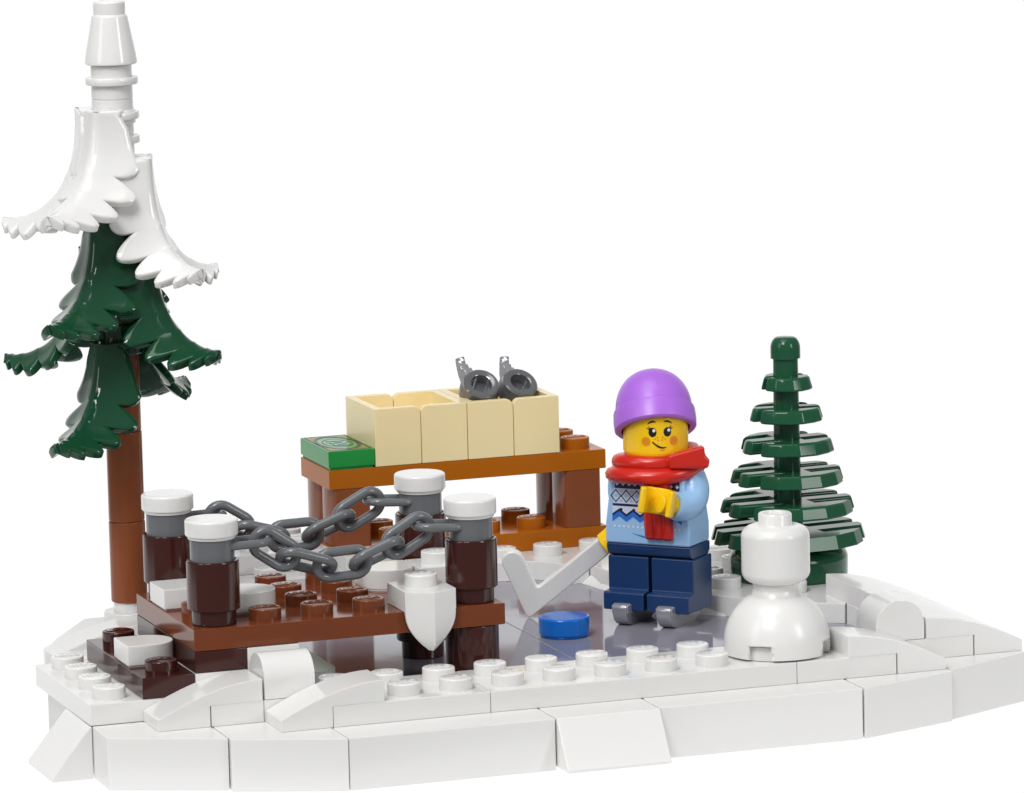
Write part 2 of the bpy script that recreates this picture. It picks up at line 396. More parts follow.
chain(5.5, [(-1.52, 0, 34.1), (-1.02, .0, 31.5), (-.33, 0, 29.9), (.36, 0, 30.0), (1.0, 0, 31.9), (1.58, 0, 34.3)], 'sagging grey chain strung between the two rear posts')

# ------------------------------------------------------------------ TABLE / BENCH
tab = thing('table', 'dark orange table with reddish brown legs behind the jetty carrying two tan boxes', 'table', (6*ST, 14*ST, Z1))
P('foot_plate', plate(3, 9, 13, 15, Z1+.02, [(x+.5, y) for x in (4, 5, 6, 7) for y in (13.5, 14.5)]), 'orange', tab)
P('tabletop', plate(3, 9, 13, 15, 25.63, [(8.5, 13.5), (8.5, 14.5)]), 'orange', tab)
def leg(x0):
    def f(b):
        for y0 in (13, 14):
            # column with softly rounded long sides and flat faces front and back
            X0, X1, Y0, Y1 = (x0+.06)*ST, (x0+.94)*ST, y0*ST+.1, (y0+1)*ST-.1; n = 10; pts = []
            e = .9
            for i in range(n+1):
                a = -PI/2+PI*i/n; pts.append((X1-e+e*math.cos(a), (Y0+Y1)/2+(Y1-Y0)/2*math.sin(a)))
            for i in range(n+1):
                a = PI/2+PI*i/n; pts.append((X0+e+e*math.cos(a), (Y0+Y1)/2+(Y1-Y0)/2*math.sin(a)))
            prism(b, pts, 'z', Z2+.02, 25.6, .12, 2, 40)
    return f
P('leg', leg(3), 'rbrown', tab); P('leg', leg(8), 'rbrown', tab)

def crate(x0, label):
    t = thing('crate', label, 'box', ((x0+1)*ST, 14*ST, 28.8), 0, 'open tan boxes on the table')
    for k in (0, 1):
        def f(b):
            z0, z1, th = 28.88, 38.4, 1.35
            xa, xb = (x0*ST+.05, (x0+1)*ST-.05) if k == 0 else ((x0+1)*ST+.05, (x0+2)*ST-.05)
            y0, y1 = 13*ST+.05, 15*ST-.05; o, e = (xa, xb) if k == 0 else (xb, xa); t_ = th if k == 0 else -th
            U = [(o, y0), (e, y0), (e, y0+th), (o+t_, y0+th), (o+t_, y1-th), (e, y1-th), (e, y1), (o, y1)]
            bm = BM(); A = [bm.verts.new((x, y, z0)) for x, y in U]; B = [bm.verts.new((x, y, z1)) for x, y in U]
            bm.faces.new(A); bm.faces.new(B[::-1])
            for i in range(8): bm.faces.new((A[i], B[i], B[(i+1) % 8], A[(i+1) % 8]))
            bmesh.ops.recalc_face_normals(bm, faces=bm.faces)
            es = [ed for ed in bm.edges if all(abs(v.co.x-e) < 1e-4 and abs(v.co.z-z1) < 1e-4 for v in ed.verts)]
            bmesh.ops.bevel(bm, geom=es, offset=1.15, offset_type='OFFSET', segments=6, profile=.5, affect='EDGES')
            bevel(bm, .13, 2, 40); merge(b, bm)
            boxmm(b, xa+.1, xb-.1, 13*ST+.3, 15*ST-.3, z0, z0+3.0, .1)
        P('half_box', f, 'tan', t)
crate(4, 'empty open tan box on the table beside the green banknote')
crate(6, 'open tan box on the table holding two grey ice skates')

# banknote tile
note = thing('banknote', 'green printed banknote tile lying at the left end of the table', 'banknote', (3.5*ST, 14*ST, 28.8))
def nb(b):
    box(b, 3, 4, 13, 15, 29.2, 32.0, .2); box(b, 3, 4, 13, 15, 28.84, 29.3, 0, .35)
P('tile', nb, 'bgreen', note)
def flat(b, pts, z, h=.02):
    prism(b, pts, 'z', z, z+h, 0)
def ell(cx, cy, rx, ry, n=40): return [(cx+rx*math.cos(2*PI*i/n), cy+ry*math.sin(2*PI*i/n)) for i in range(n)]
def ring_pts(b, outer, inner, z, h=.02):
    bm = BM(); n = len(outer)
    O = [bm.verts.new((x, y, z+h)) for x, y in outer]; I = [bm.verts.new((x, y, z+h)) for x, y in inner]
    for i in range(n): bm.faces.new((O[i], O[(i+1) % n], I[(i+1) % n], I[i]))
    merge(b, bm)
ncx, ncy = 3.5*ST, 14*ST
def corners(b):
    for sx in (-1, 1):
        for sy in (-1, 1):
            pts = [(ncx+sx*3.3, ncy+sy*7.1), (ncx+sx*3.3, ncy+sy*3.4), (ncx+sx*2.6, ncy+sy*4.6), (ncx+sx*1.7, ncy+sy*5.6), (ncx+sx*.3, ncy+sy*6.7), (ncx+sx*.2, ncy+sy*7.1)]
            flat(b, pts if sx*sy > 0 else pts[::-1], 32.0)
P('gold_corner', corners, 'inkgold', note)
P('oval_border', lambda b: (ring_pts(b, ell(ncx, ncy, 3.5, 6.9), ell(ncx, ncy, 2.95, 6.1), 32.02), ring_pts(b, [(ncx+x, ncy+y) for x, y in [(3.6, 7.4), (-3.6, 7.4), (-3.6, -7.4), (3.6, -7.4)]], [(ncx+x, ncy+y) for x, y in [(3.35, 7.15), (-3.35, 7.15), (-3.35, -7.15), (3.35, -7.15)]], 32.02), ring_pts(b, ell(ncx, ncy, 2.35, 4.2), ell(ncx, ncy, 2.2, 4.0), 32.02)), 'inkdgreen', note)
def num(outline):
    def f(b):
        t = text_bm('100', 3.9, .01, .17 if outline else .02)
        bmesh.ops.transform(t, matrix=Matrix.Translation((ncx, ncy, 32.03 if outline else 32.05)) @ Matrix.Rotation(-PI/2, 4, 'Z'), verts=t.verts); merge(b, t)
    return f
P('number_outline', num(True), 'inkdgreen', note); P('number', num(False), 'inksky', note)

# loose ice skates in the box
def skate_shape(boot, blade, slim=False, toe=0.0):
    """blade along -y (toe), sole at z=0, blade below; boot ring above"""
    if boot is not None:
        lathe(boot, [(1.75, .6), (1.75, 2.6), (2.0, 2.75), (2.75, 2.75), (3.0, 2.5), (3.0, 1.6), (3.3, 1.2), (3.3, -.2), (3.0, -.5), (0, -.5)], (0, 0, 0), 36, caps=False)
        lathe(boot, [(1.75, .6), (0, .6)], (0, 0, 0), 36, caps=False)
    pts = [(-5.9-toe, 1.1), (-6.25-toe, .7), (-6.2-toe, -.4), (-5.75-toe*.8, -1.4), (-4.9-toe*.6, -2.1), (-3.8-toe*.4, -2.4), (3.0, -2.4), (4.4, -1.8), (5.2, -.9), (5.2, -.2), (-3.4, -.3), (-3.5, .9), (-4.2, 1.2)]
    if slim: pts = [(-7.1, 1.0), (-7.45, .4), (-6.8, -.5), (-5.5, -1.7), (-4.2, -2.3), (3.6, -2.3), (4.2, -1.9), (4.2, -.3), (-3.2, -.3), (-3.3, 1.1), (-4.5, 1.2), (-4.9, .5), (-5.6, .7), (-6.1, .25), (-6.6, .55)]
    prism(blade, pts, 'x', -.75 if slim else -1.25, .75 if slim else 1.25, .18)
    if slim: return
    prism(blade, [(-5.9, -.3), (-6.0, .9), (-5.0, 1.2), (-4.3, .9), (-4.2, -.5)], 'x', -1.5, 1.5, .15)
for (x, y, z, rx, ry, rz, lab) in ((6.50, 13.75, 38.8, -44, 10, 188, 'silver grey ice skate in the tan box, left one with its toe leaning left'),
                                   (7.38, 13.95, 38.2, -42, -4, 186, 'silver grey ice skate in the tan box, right one standing higher')):
    t = thing('ice_skate', lab, 'ice skate', (x*ST, y*ST, z), 0, 'ice skates in the tan box')
    t.rotation_euler = Euler((0, 0, 0))
    bo, bl = BM(), BM(); skate_shape(bo, bl, True)
    MT = Matrix.Rotation(math.radians(rz), 4, 'Z') @ Matrix.Rotation(math.radians(ry), 4, 'Y') @ Matrix.Rotation(math.radians(rx), 4, 'X')
    for b_ in (bo, bl): bmesh.ops.transform(b_, matrix=MT, verts=b_.verts)
    part('boot', bo, 'sgrey', t, local=True); part('blade', bl, 'lgrey', t, local=True)

# ------------------------------------------------------------------ PUCK
b = BM()
lathe(b, [(0, 9.68), (3.65, 9.68), (3.75, 9.9), (3.8, 10.15), (3.98, 10.2), (4.0, 10.4)]+[(4.0-.4+.4*math.cos(PI/2*i/4), 12.85-.4+.4*math.sin(PI/2*i/4)) for i in range(5)]+[(0, 12.85)], (5.6*ST, 6.15*ST, 0))
solo('puck', b, 'blue', 'round blue puck lying on the grey ice', 'puck', (5.6*ST, 6.15*ST, 9.65))

# ------------------------------------------------------------------ SNOWMAN
sx, sy = 8.0, 1.0
sm = thing('snowman', 'plain white two-part snowman with blank round head on the front edge', 'snowman', (sx*ST, sy*ST, Z1))
def dome():
    b = BM(); n = 14
    prof = [(0, 13.0), (7.5, 13.0), (7.85, 13.1), (7.9, 14.0)]
    for i in range(n+1):
        a = PI/2*i/n*.92; prof.append((7.95*math.cos(a)**.9, 14.6+7.9*math.sin(a)))
    prof += [(3.6, 22.55), (3.5, 22.7), (3.5, 24.2), (0, 24.2)]
    prof = [p for i, p in enumerate(prof) if i < 4 or p[0] >= 3.5 or i >= len(prof)-1]
    lathe(b, prof, (0, 0, 0), 64)
    return b
def cut(obj, cutters):
    for c in cutters:
        m = obj.modifiers.new('notch', 'BOOLEAN'); m.operation = 'DIFFERENCE'; m.object = c; m.solver = 'EXACT'
    obj.modifiers.move(obj.modifiers.find('normals'), len(obj.modifiers)-1)
    bpy.context.view_layer.update()
    dg = bpy.context.evaluated_depsgraph_get(); me = bpy.data.meshes.new_from_object(obj.evaluated_get(dg))
    old = obj.data; obj.modifiers.clear(); obj.data = me; me.name = old.name
    for c in cutters:
        cm = c.data; bpy.data.objects.remove(c); bpy.data.meshes.remove(cm)
    bmx = BM(); bmx.from_mesh(me); bmesh.ops.recalc_face_normals(bmx, faces=bmx.faces); bmx.to_mesh(me); bmx.free()
    for p in me.polygons: p.use_smooth = True
    me.set_sharp_from_angle(angle=math.radians(35))
bd = dome(); bmesh.ops.translate(bd, vec=(sx*ST, sy*ST, 0), verts=bd.verts)
body = part('body', bd, 'satin', sm)
cs = []
for (a0, x0, x1, y0, y1) in (('f', -1.7, 1.7, -9, -6.4), ('r', 6.4, 9, -1.7, 1.7), ('l', -9, -6.4, -1.7, 1.7), ('b', -1.7, 1.7, 6.4, 9)):
    cb = BM(); boxmm(cb, sx*ST+x0, sx*ST+x1, sy*ST+y0, sy*ST+y1, 12.0, 15.2, 0)
    bmesh.ops.rotate(cb, cent=(sx*ST, sy*ST, 0), matrix=Matrix.Rotation(math.radians(-40), 3, 'Z'), verts=cb.verts)
    c = part('cutter', cb, 'satin', sm); cs.append(c)
cut(body, cs)
def inner(b):
    cyl(b, sx, sy, Z1+.05, 14.9, 7.0, .1)
P('foot', inner, 'satin', sm)
def smhead(b):
    r = 5.12; z0 = 23.6; h = 8.7; e = 2.0; n = 8
    prof = [(0, z0), (3.1, z0)]
    prof += [(r-e+e*math.sin(PI/2*i/n), z0+e*.85-e*.85*math.cos(PI/2*i/n)) for i in range(n+1)]
    prof += [(r-e+e*math.cos(PI/2*i/n), z0+h-e*.85+e*.85*math.sin(PI/2*i/n)) for i in range(n+1)]
    prof += [(2.6, z0+h+.02), (2.5, z0+h+.15), (2.5, z0+h+1.6), (2.35, z0+h+1.8), (1.75, z0+h+1.8), (1.65, z0+h+1.6), (1.65, z0+h+.9), (0, z0+h+.9)]
    lathe(b, prof, (sx*ST, sy*ST, 0), 64)
P('head', smhead, 'satin', sm)

# ------------------------------------------------------------------ SMALL PINE
px_, py_ = 11.06, 8.05
pine = thing('pine_tree', 'small dark green moulded pine tree with stacked flat tiers behind the snowman', 'tree', (px_*ST, py_*ST, Z1))
P('pine_foot', lambda b: lathe(b, [(0, Z1+.03), (9.0, Z1+.03), (9.45, 13.3), (9.5, 16.0)]+[(9.5-2.2+2.2*math.cos(PI/2*i/6), 16.0+1.9*math.sin(PI/2*i/6)) for i in range(1, 7)]+[(4, 18.5), (2.3, 19.0), (0, 19.0)], (px_*ST, py_*ST, 0), 64), 'pine', pine)
P('trunk', lambda b: lathe(b, [(0, 18), (2.45, 18), (2.15, 30), (2.0, 48.1), (2.4, 48.2)]+[(2.4, 49.6)]+[(2.42*math.cos(PI/2*i/6)*.5+1.21 if i < 6 else 0, 49.6+2.0*math.sin(PI/2*i/6)) for i in range(1, 7)], (px_*ST, py_*ST, 0), 32), 'pine', pine)
def tier(R, zc, bars, th=1.9, rot=0.0, core=.2):
    """flat tier made of blunt parallel fingers that join in the middle; bars are depth spans in units of R"""
    def f(b):
        X = lambda y: math.sqrt(max(0.0, 1-y*y))
        side = []
        for i, (ya, yb) in enumerate(bars):
            if i: side.append((core, ya))
            if i == 0:
                side += [(X(.97)*.9, -.985), (X(.8)*.95, -.82)]
                if yb > -.5: side.append((X(.6), -.62))
            else: side.append((X(ya)*.975, ya))
            ym = (ya+yb)/2
            if 0 < i < len(bars)-1: side.append((X(ym)*1.0, ym))
            if i == len(bars)-1: side += [(X(.82)*.96, .82), (X(.97)*.9, .985)]
            else: side += [(X(yb)*.97, yb), (core, yb)]
        pts = side+[(-x, y) for x, y in side[::-1]]
        bm = BM(); k = (R-.62)/R
        ins = lambda p: (p[0]*k, p[1]*k) if math.hypot(*p) > .8 else (p[0], p[1])
        bot = [bm.verts.new((x*R, y*R, -th/2)) for x, y in pts]
        top = [bm.verts.new((ins(p)[0]*R, ins(p)[1]*R, th/2)) for p in pts]
        n = len(pts)
        bm.faces.new(bot[::-1]); bm.faces.new(top)
        for i in range(n): bm.faces.new((bot[i], bot[(i+1) % n], top[(i+1) % n], top[i]))
        bevel(bm, .38, 3, 14)
        bmesh.ops.transform(bm, matrix=Matrix.Translation((px_*ST, py_*ST, zc)) @ Matrix.Rotation(rot, 4, 'Z'), verts=bm.verts); merge(b, bm)
    return f
B2 = [(-1, -.12), (.12, 1)]; B3 = [(-1, -.44), (-.18, .24), (.52, 1)]; B4 = [(-1, -.55), (-.31, -.03), (.23, .50), (.74, 1)]; B5 = [(-1, -.62), (-.43, -.18), (.02, .26), (.44, .64), (.82, 1)]
for R, zc, bars, rt in ((4.4, 44.3, B2, 6), (6.1, 39.3, B3, -6), (7.7, 34.3, B3, 6), (9.3, 29.3, B4, 4), (11.0, 24.5, B4, 2), (12.5, 19.9, B5, 5)):
    P('branch_tier', tier(R, zc, bars, 2.15, math.radians(rt)), 'pine', pine)

# ------------------------------------------------------------------ TALL TREE
TX, TY = -2.48, 8.45
def tz(z): return TX*ST   # axis
tree = thing('fir_tree', 'tall tree with reddish brown trunk, dark green boughs and snow white top', 'tree', (TX*ST, TY*ST, Z1))
P('trunk_foot', lambda b: (cyl(b, TX, TY, Z1+.02, 16.0, 4.0, .2), cyl(b, TX, TY, 15.9, 18.2, 2.45, .15)), 'white', tree)
P('trunk', lambda b: cyl(b, TX, TY, 17.5, 30.1, 2.82, .2), 'rbrown', tree)
P('trunk', lambda b: cyl(b, TX, TY, 30.13, 44.1, 2.78, .2), 'rbrown', tree)
P('trunk', lambda b: cyl(b, TX, TY, 44.13, 56.4, 2.72, .2), 'rbrown', tree)
P('trunk', lambda b: (cyl(b, TX, TY, 56.4, 63.5, 2.6, .2)), 'rbrown', tree)
P('trunk', lambda b: cyl(b, TX, TY, 63.6, 86, 2.7, .1), 'green', tree)
def ucol(b):
    lathe(b, [(0, 80), (3.15, 80), (3.15, 88.6), (3.95, 88.65), (4.02, 88.8), (4.02, 89.6), (3.95, 89.75), (3.15, 89.8), (3.15, 92.3), (3.95, 92.35), (4.02, 92.5), (4.02, 93.3), (3.95, 93.45), (3.15, 93.5),
              (3.18, 95.3), (3.08, 95.35), (3.08, 95.5), (3.18, 95.55), (3.15, 97.6), (3.95, 97.65), (4.02, 97.8), (4.02, 98.6), (3.95, 98.75), (3.15, 98.8), (3.15, 100.6), (0, 100.6)], (TX*ST, TY*ST, 0), 48)
P('snowy_top_trunk', ucol, 'white', tree)
P('cone_tip', lambda b: lathe(b, [(0, 100.5), (3.8, 100.7), (3.98, 100.85), (3.98, 101.3), (3.75, 102.7), (2.75, 107.9), (2.6, 108.2), (2.45, 108.3), (2.45, 110.1), (2.25, 110.35), (1.5, 110.35), (1.45, 109.8), (0, 109.8)], (TX*ST, TY*ST, 0), 48), 'white', tree)

def bough_width(t):
    """half width along a bough: smooth shoulder, then rounded lobes parted by notches"""
    if t < .40:
        if t < .30: return 4.4+1.4*min(1, t/.08)**.6+2.1*(t/.30)**2
        u = (t-.30)/.10; return 4.7+3.3*math.sqrt(max(0, 1-u*u)) if u > 0 else 7.9
    for t0, t1, n0, n1, pk in ((.40, .59, 4.7, 4.2, 8.5), (.59, .745, 4.2, 3.6, 7.3), (.745, .878, 3.6, 2.7, 6.0), (.878, .955, 2.7, 2.0, 4.4), (.955, 1.0001, 2.0, 1.0, 2.7)):
        if t < t1:
            u = (t-t0)/(t1-t0); base = n0+(n1-n0)*u
            bmp = math.sin(PI/2*u/.62)**.85 if u < .62 else math.sqrt(max(0, 1-((u-.62)/.38)**2))
            return base+(pk-base)*bmp
    return 1.0
CAMAZ = -18.8
def bough(az, ztop, drop, R=19.0, r0=7.0, wid=1.0, th=1.45):
    """one thick drooping fir bough with a sharp midrib and lobed edges; az from the front, positive to the right"""
    a = math.radians(az+CAMAZ); d = Vector((math.sin(a), -math.cos(a), 0)); s = Vector((math.cos(a), math.sin(a), 0))
    NT = 120; T = [(i/NT, bough_width(i/NT)) for i in range(NT+1)]; bm = BM(); QS = [-1, -.93, -.8, -.6, -.4, -.2, -.07, .07, .2, .4, .6, .8, .93, 1]
    ax = Vector((TX*ST, TY*ST, 0))
    def C(t):
        h = t*PI/2
        return ax+d*(r0+(R-r0)*(1-math.cos(h))**1.15)+Vector((0, 0, ztop+.15-drop*math.sin(h)**.95))
    def S_(t, q, w0):
        w = w0*wid
        ph = math.radians(37*(1-.4*t)); sg = 1 if q > 0 else -1
        lat = s*math.cos(ph)*sg-d*math.sin(ph)+Vector((0, 0, -.16-.26*t))
        return C(t)+lat*(w*abs(q))
    dict_w = bough_width
    rows = []
    for t, w in T:
        up, lo = [], []
        for q in QS:
            v = S_(t, q, w)
            e = .004; t0, t1 = max(0, t-e), min(1, t+e)
            tg = (C(t1)-C(t0)).normalized()
            sgn = 1 if q >= 0 else -1
            ph = math.radians(37*(1-.4*t))
            lat = s*math.cos(ph)*sgn-d*math.sin(ph)+Vector((0, 0, -.16-.26*t))
            nr = lat.cross(tg).normalized()
            if nr.dot(d+Vector((0, 0, .6))) < 0: nr = -nr
            if abs(q) < .1: n2 = (s.cross(tg)).normalized(); n2 = n2 if n2.dot(d+Vector((0, 0, .6))) > 0 else -n2; v = v-n2*.22
            v = v-nr*.42*math.sin(PI*min(1, abs(q)*w/9.5))
            edge = .42 if abs(q) > .99 else (.10 if abs(q) > .9 else 0)
            up.append(bm.verts.new(v-nr*edge)); lo.append(bm.verts.new(v-nr*(th-edge*.3)))
        rows.append((up, lo))
    n = len(QS)
    for (u0, l0), (u1, l1) in zip(rows, rows[1:]):
        for k in range(n-1):
            bm.faces.new((u0[k], u0[k+1], u1[k+1], u1[k])); bm.faces.new((l0[k+1], l0[k], l1[k], l1[k+1]))
        bm.faces.new((l0[0], u0[0], u1[0], l1[0])); bm.faces.new((u0[-1], l0[-1], l1[-1], u1[-1]))
    for (u, l) in (rows[0], rows[-1]):
        for k in range(n-1):
            bm.faces.new((u[k], l[k], l[k+1], u[k+1]))
    bmesh.ops.recalc_face_normals(bm, faces=bm.faces)
    # flat shoulder that ties the bough to its ring
    cs_, sn_ = math.cos(math.radians(37)), math.sin(math.radians(37))
    A_ = C(0)-d*.75; L_ = A_+(-s*cs_-d*sn_)*3.9; R_ = A_+(s*cs_-d*sn_)*3.9
    prism(bm, [(A_.x, A_.y), (R_.x, R_.y), (ax.x+s.x*2.6-d.x, ax.y+s.y*2.6-d.y), (ax.x-s.x*2.6-d.x, ax.y-s.y*2.6-d.y), (L_.x, L_.y)], 'z', ztop-1.2, ztop+.14, .3)
    return bm
RINGS = [
    ('white', 93.8, [(-26, 14.0, 20.5, 6.4, .95), (-116, 17.2, 20.2, 7, .95)]),
    ('white', 86.3, [(50, 15.9, 17.6, 8.0, .93), (124, 17.8, 17.8, 7, .9)]),
    ('green', 77.2, [(-28, 13.9, 20.3, 7.2, .97), (168, 15, 18, 7, .9)]),
    ('green', 72.4, [(55, 14.5, 19.2, 7.6, .97), (-113, 17.0, 20.2, 7, .9)]),
    ('green', 65.2, [(150, 15.0, 17.5, 6, .9)]),
    ('green', 58.4, [(-27, 13.2, 20.0, 7.2, .9)]),
]
for mat, zt, bl in RINGS:
    def hub(b):
        lathe(b, [(0, zt-2.2), (3.3, zt-2.2), (3.5, zt-2), (3.5, zt-.25), (3.3, zt-.05), (3.2, zt), (3.2, zt+.4), (0, zt+.4)], (TX*ST, TY*ST, 0), 40)
    h = P('bough_ring', hub, mat, tree)
    for az, dr, R, r0_, wd in bl:
        o = part('bough', bough(az, zt, dr, R, r0_, wd), mat, h, local=False, ang=50)
P('collar_ring', lambda b: cyl(b, TX, TY, 58.3, 60.9, 3.15, .2), 'green', tree)

# ------------------------------------------------------------------ TOY SKATER
FX, FY, FZ = 7.78, 6.72, 12.0
ROT = math.radians(-46)
fig = thing('toy_figure', 'smiling yellow toy skater in lilac beanie, red scarf, light blue sweater and navy trousers', 'toy figure', (FX*ST, FY*ST, FZ), ROT)
def F(name, bm, mat, parent=None, ang=38, fx=.965):
    bmesh.ops.scale(bm, vec=(fx, 1, 1), verts=bm.verts)
    return part(name, bm, mat, parent or fig, local=True, ang=ang)
# hips and legs
b = BM(); prism(b, [(-3.6, 10.4), (-3.6, 9.6), (-3.2, 8.7), (-2.4, 8.25), (3.2, 8.25), (3.9, 9.0), (3.9, 10.4)], 'x', -7.5, 7.5, .25, 3)
F('hips', b, 'navy')
for s in (-1, 1):
    b = BM(); x0, x1 = (.28, 7.75) if s > 0 else (-7.5, -.28)
    prism(b, [(-3.1, 8.3), (-3.1, 3.0), (-5.0, 2.85), (-5.05, 2.6), (-5.05, 0), (3.9, 0), (3.9, 8.3)], 'x', x0, x1, .22, 3)
    F('leg', b, 'navy')
    bl = BM(); skate_shape(None, bl)
    lathe(bl, [(0, -.4), (2.6, -.4), (2.9, -.2), (2.9, .02), (0, .02)], (0, .6, 0), 32)
    bmesh.ops.translate(bl, vec=(s*3.95, -.3, 0.0), verts=bl.verts)
    F('ice_skate', bl, 'lgrey')
# torso
TZ0, TZ1 = 10.42, 23.2
def torso():
    bm = BM()
    lv = [(TZ0, 7.5, 3.75), (TZ0+3, 7.55, 3.7), (TZ0+8, 6.9, 3.5), (TZ1-1.2, 6.2, 3.3), (TZ1, 5.6, 2.9)]
    rings = [[bm.verts.new((sx_*w, sy_*d, z)) for sx_, sy_ in ((-1, -1), (1, -1), (1, 1), (-1, 1))] for z, w, d in lv]
    for A, B in zip(rings, rings[1:]):
        for i in range(4): bm.faces.new((A[i], A[(i+1) % 4], B[(i+1) % 4], B[i]))
    bm.faces.new(rings[0][::-1]); bm.faces.new(rings[-1])
    bevel(bm, .35, 3, 45); return bm
tor = F('sweater', torso(), 'lblue')
def yfront(z): 
    t = z-TZ0
    for (a, da), (c, dc) in (((0, 3.75), (3, 3.7)), ((3, 3.7), (8, 3.5)), ((8, 3.5), (11.6, 3.3)), ((11.6, 3.3), (12.8, 2.9))):
        if t <= c: return -(da+(dc-da)*(t-a)/(c-a))
    return -2.9
def decal(polys, mat, lift, name='print'):
    """flat inked shapes on the chest; polys in (x, z above the hem)"""
    b = BM()
    for poly in polys:
        vs = [b.verts.new((x, yfront(TZ0+z)-lift, TZ0+z)) for x, z in poly]
        b.faces.new(vs)
    bmesh.ops.recalc_face_normals(b, faces=b.faces)
    o = part(name, b, mat, tor, local=True, smooth=False); return o
def rect(x0, x1, z0, z1, n=1): return [(x0, z0), (x1, z0), (x1, z1), (x0, z1)]
W = 6.1
decal([rect(-W+.5, W-.5, 8.7, 10.2)], 'inknavy', .03, 'knit_band')
decal([rect(-W+.3, W-.3, 6.3, 7.7), rect(-W+.3, W-.3, 7.72, 8.7)], 'inkpale', .03, 'knit_band')
decal([rect(-W+.15, W-.15, 5.9, 6.3)], 'inknavy', .03, 'knit_band')
decal([rect(-W+.1, W-.1, 4.6, 5.9)], 'inkpale', .03, 'knit_band')
dia = lambda x, z, r, q=1.0: [(x-r, z), (x, z-r*q), (x+r, z), (x, z+r*q)]
decal([dia(x, 9.4, .32) for x in [-5.2+1.04*i for i in range(11)]], 'inkwhite', .05, 'knit_dots')
out = []
for i in range(7):
    x = -5.4+1.8*i
    o_, i_ = dia(x, 7.5, .95, 1.15), dia(x, 7.5, .72, 1.15)
    for k in range(4): out.append([o_[k], o_[(k+1) % 4], i_[(k+1) % 4], i_[k]])
decal(out, 'inknavy', .05, 'knit_diamonds')
decal([dia(x-.9, z, .32, .8) for x in [-3.6+1.8*i for i in range(6)] for z in (6.75, 8.2)], 'lblue', .05, 'knit_diamonds')
decal([dia(x, 7.5, .34, 1.1) for x in [-5.4+1.8*i for i in range(7)]], 'lblue', .05, 'knit_diamonds')
decal([[(x+.27*math.cos(2*PI*k/10), 5.35+.27*math.sin(2*PI*k/10)) for k in range(10)] for x in [-4.5+2.2*i for i in range(5)]], 'ink', .05, 'knit_dots')
def zig(z0, amp, w, n=5, ph=0):
    L = []; step = 2*W/(2*n)
    for i in range(2*n):
        x0, x1 = -W+.1+step*i*.985, -W+.1+step*(i+1)*.985
        a, c = (z0, z0+amp) if (i+ph) % 2 == 0 else (z0+amp, z0)
        L.append([(x0, a), (x1, c), (x1, c+w), (x0, a+w)])
    return L
decal(zig(4.25, .85, .42), 'inknavy', .07, 'knit_zigzag')
decal(zig(3.45, .85, .80), 'inkblue', .06, 'knit_zigzag')
decal([dia(x, 2.75, .2) for x in [-5.6+.8*i for i in range(15)]], 'inkwhite', .04, 'knit_dots')
cr = []
for i in range(12):
    t0, t1 = i/12, (i+1)/12; g = lambda t: (-2.6+6.0*t, 1.75-.75*math.sin(PI*t*.75)+.1*t); h_ = lambda t: .13*math.sin(PI*t)+.02
    (xa, za), (xb, zb) = g(t0), g(t1); cr.append([(xa, za-h_(t0)), (xb, zb-h_(t1)), (xb, zb+h_(t1)), (xa, za+h_(t0))])
decal(cr, 'inkblue', .04, 'sweater_fold')
# arms
def skin_tube(pts, K=20):
    """smooth tube through (pos, r) with round ends"""
    bm = BM(); P_ = [Vector(p[0]) for p in pts]; R_ = [p[1] for p in pts]
    # resample with Catmull-Rom
    Q = []; 
    for i in range(len(P_)-1):
        p0 = P_[max(0, i-1)]; p1 = P_[i]; p2 = P_[i+1]; p3 = P_[min(len(P_)-1, i+2)]
        for k in range(6):
            t = k/6; Q.append((.5*((2*p1)+(p2-p0)*t+(2*p0-5*p1+4*p2-p3)*t*t+(3*p1-p0-3*p2+p3)*t**3), R_[i]+(R_[i+1]-R_[i])*t))
    Q.append((P_[-1], R_[-1]))
    rings = []; up = Vector((1, 0, 0))
    # rounded shoulder cap
    d0 = (Q[1][0]-Q[0][0]).normalized()
    pre = [(Q[0][0]-d0*Q[0][1]*math.cos(a), Q[0][1]*math.sin(a)) for a in (.12, .45, .8, 1.15)]
    Q = pre+Q
    for i, (p, r) in enumerate(Q):
        d = (Q[min(i+1, len(Q)-1)][0]-Q[max(i-1, 0)][0]).normalized()
        u = (up-d*up.dot(d)).normalized(); v = d.cross(u); up = u
        rings.append([bm.verts.new(p+u*r*math.cos(2*PI*k/K)+v*r*math.sin(2*PI*k/K)) for k in range(K)])
    for A, B in zip(rings, rings[1:]):
        for k in range(K): bm.faces.new((A[k], A[(k+1) % K], B[(k+1) % K], B[k]))
    bm.faces.new(rings[0][::-1]); bm.faces.new(rings[-1])
    bmesh.ops.recalc_face_normals(bm, faces=bm.faces); return bm
def claw(pos, direction, open_dir, h=4.2, R=2.75, th=1.0):
    """C-shaped toy hand: wrist peg plus an open cuff that grips a bar"""
    d = Vector(direction).normalized(); o = Vector(open_dir).normalized(); ax = d.cross(o).normalized(); o = ax.cross(d).normalized()
    b = BM(); bm = BM(); n = 22; span = math.radians(250)
    prof = []
    for i in range(n+1):
        a = -span/2+span*i/n; prof.append(a)
    def pt(a, r, z): return Vector(pos)+(-o*math.cos(a)+d*math.sin(a))*r+ax*z
    ring = [[bm.verts.new(pt(a, R, -h/2)), bm.verts.new(pt(a, R, h/2)), bm.verts.new(pt(a, R-th, h/2)), bm.verts.new(pt(a, R-th, -h/2))] for a in prof]
    for A, B in zip(ring, ring[1:]):
        for k in range(4): bm.faces.new((A[k], A[(k+1) % 4], B[(k+1) % 4], B[k]))
    bm.faces.new(ring[0]); bm.faces.new(ring[-1][::-1]); bevel(bm, .28, 3, 40); merge(b, bm)
    return b
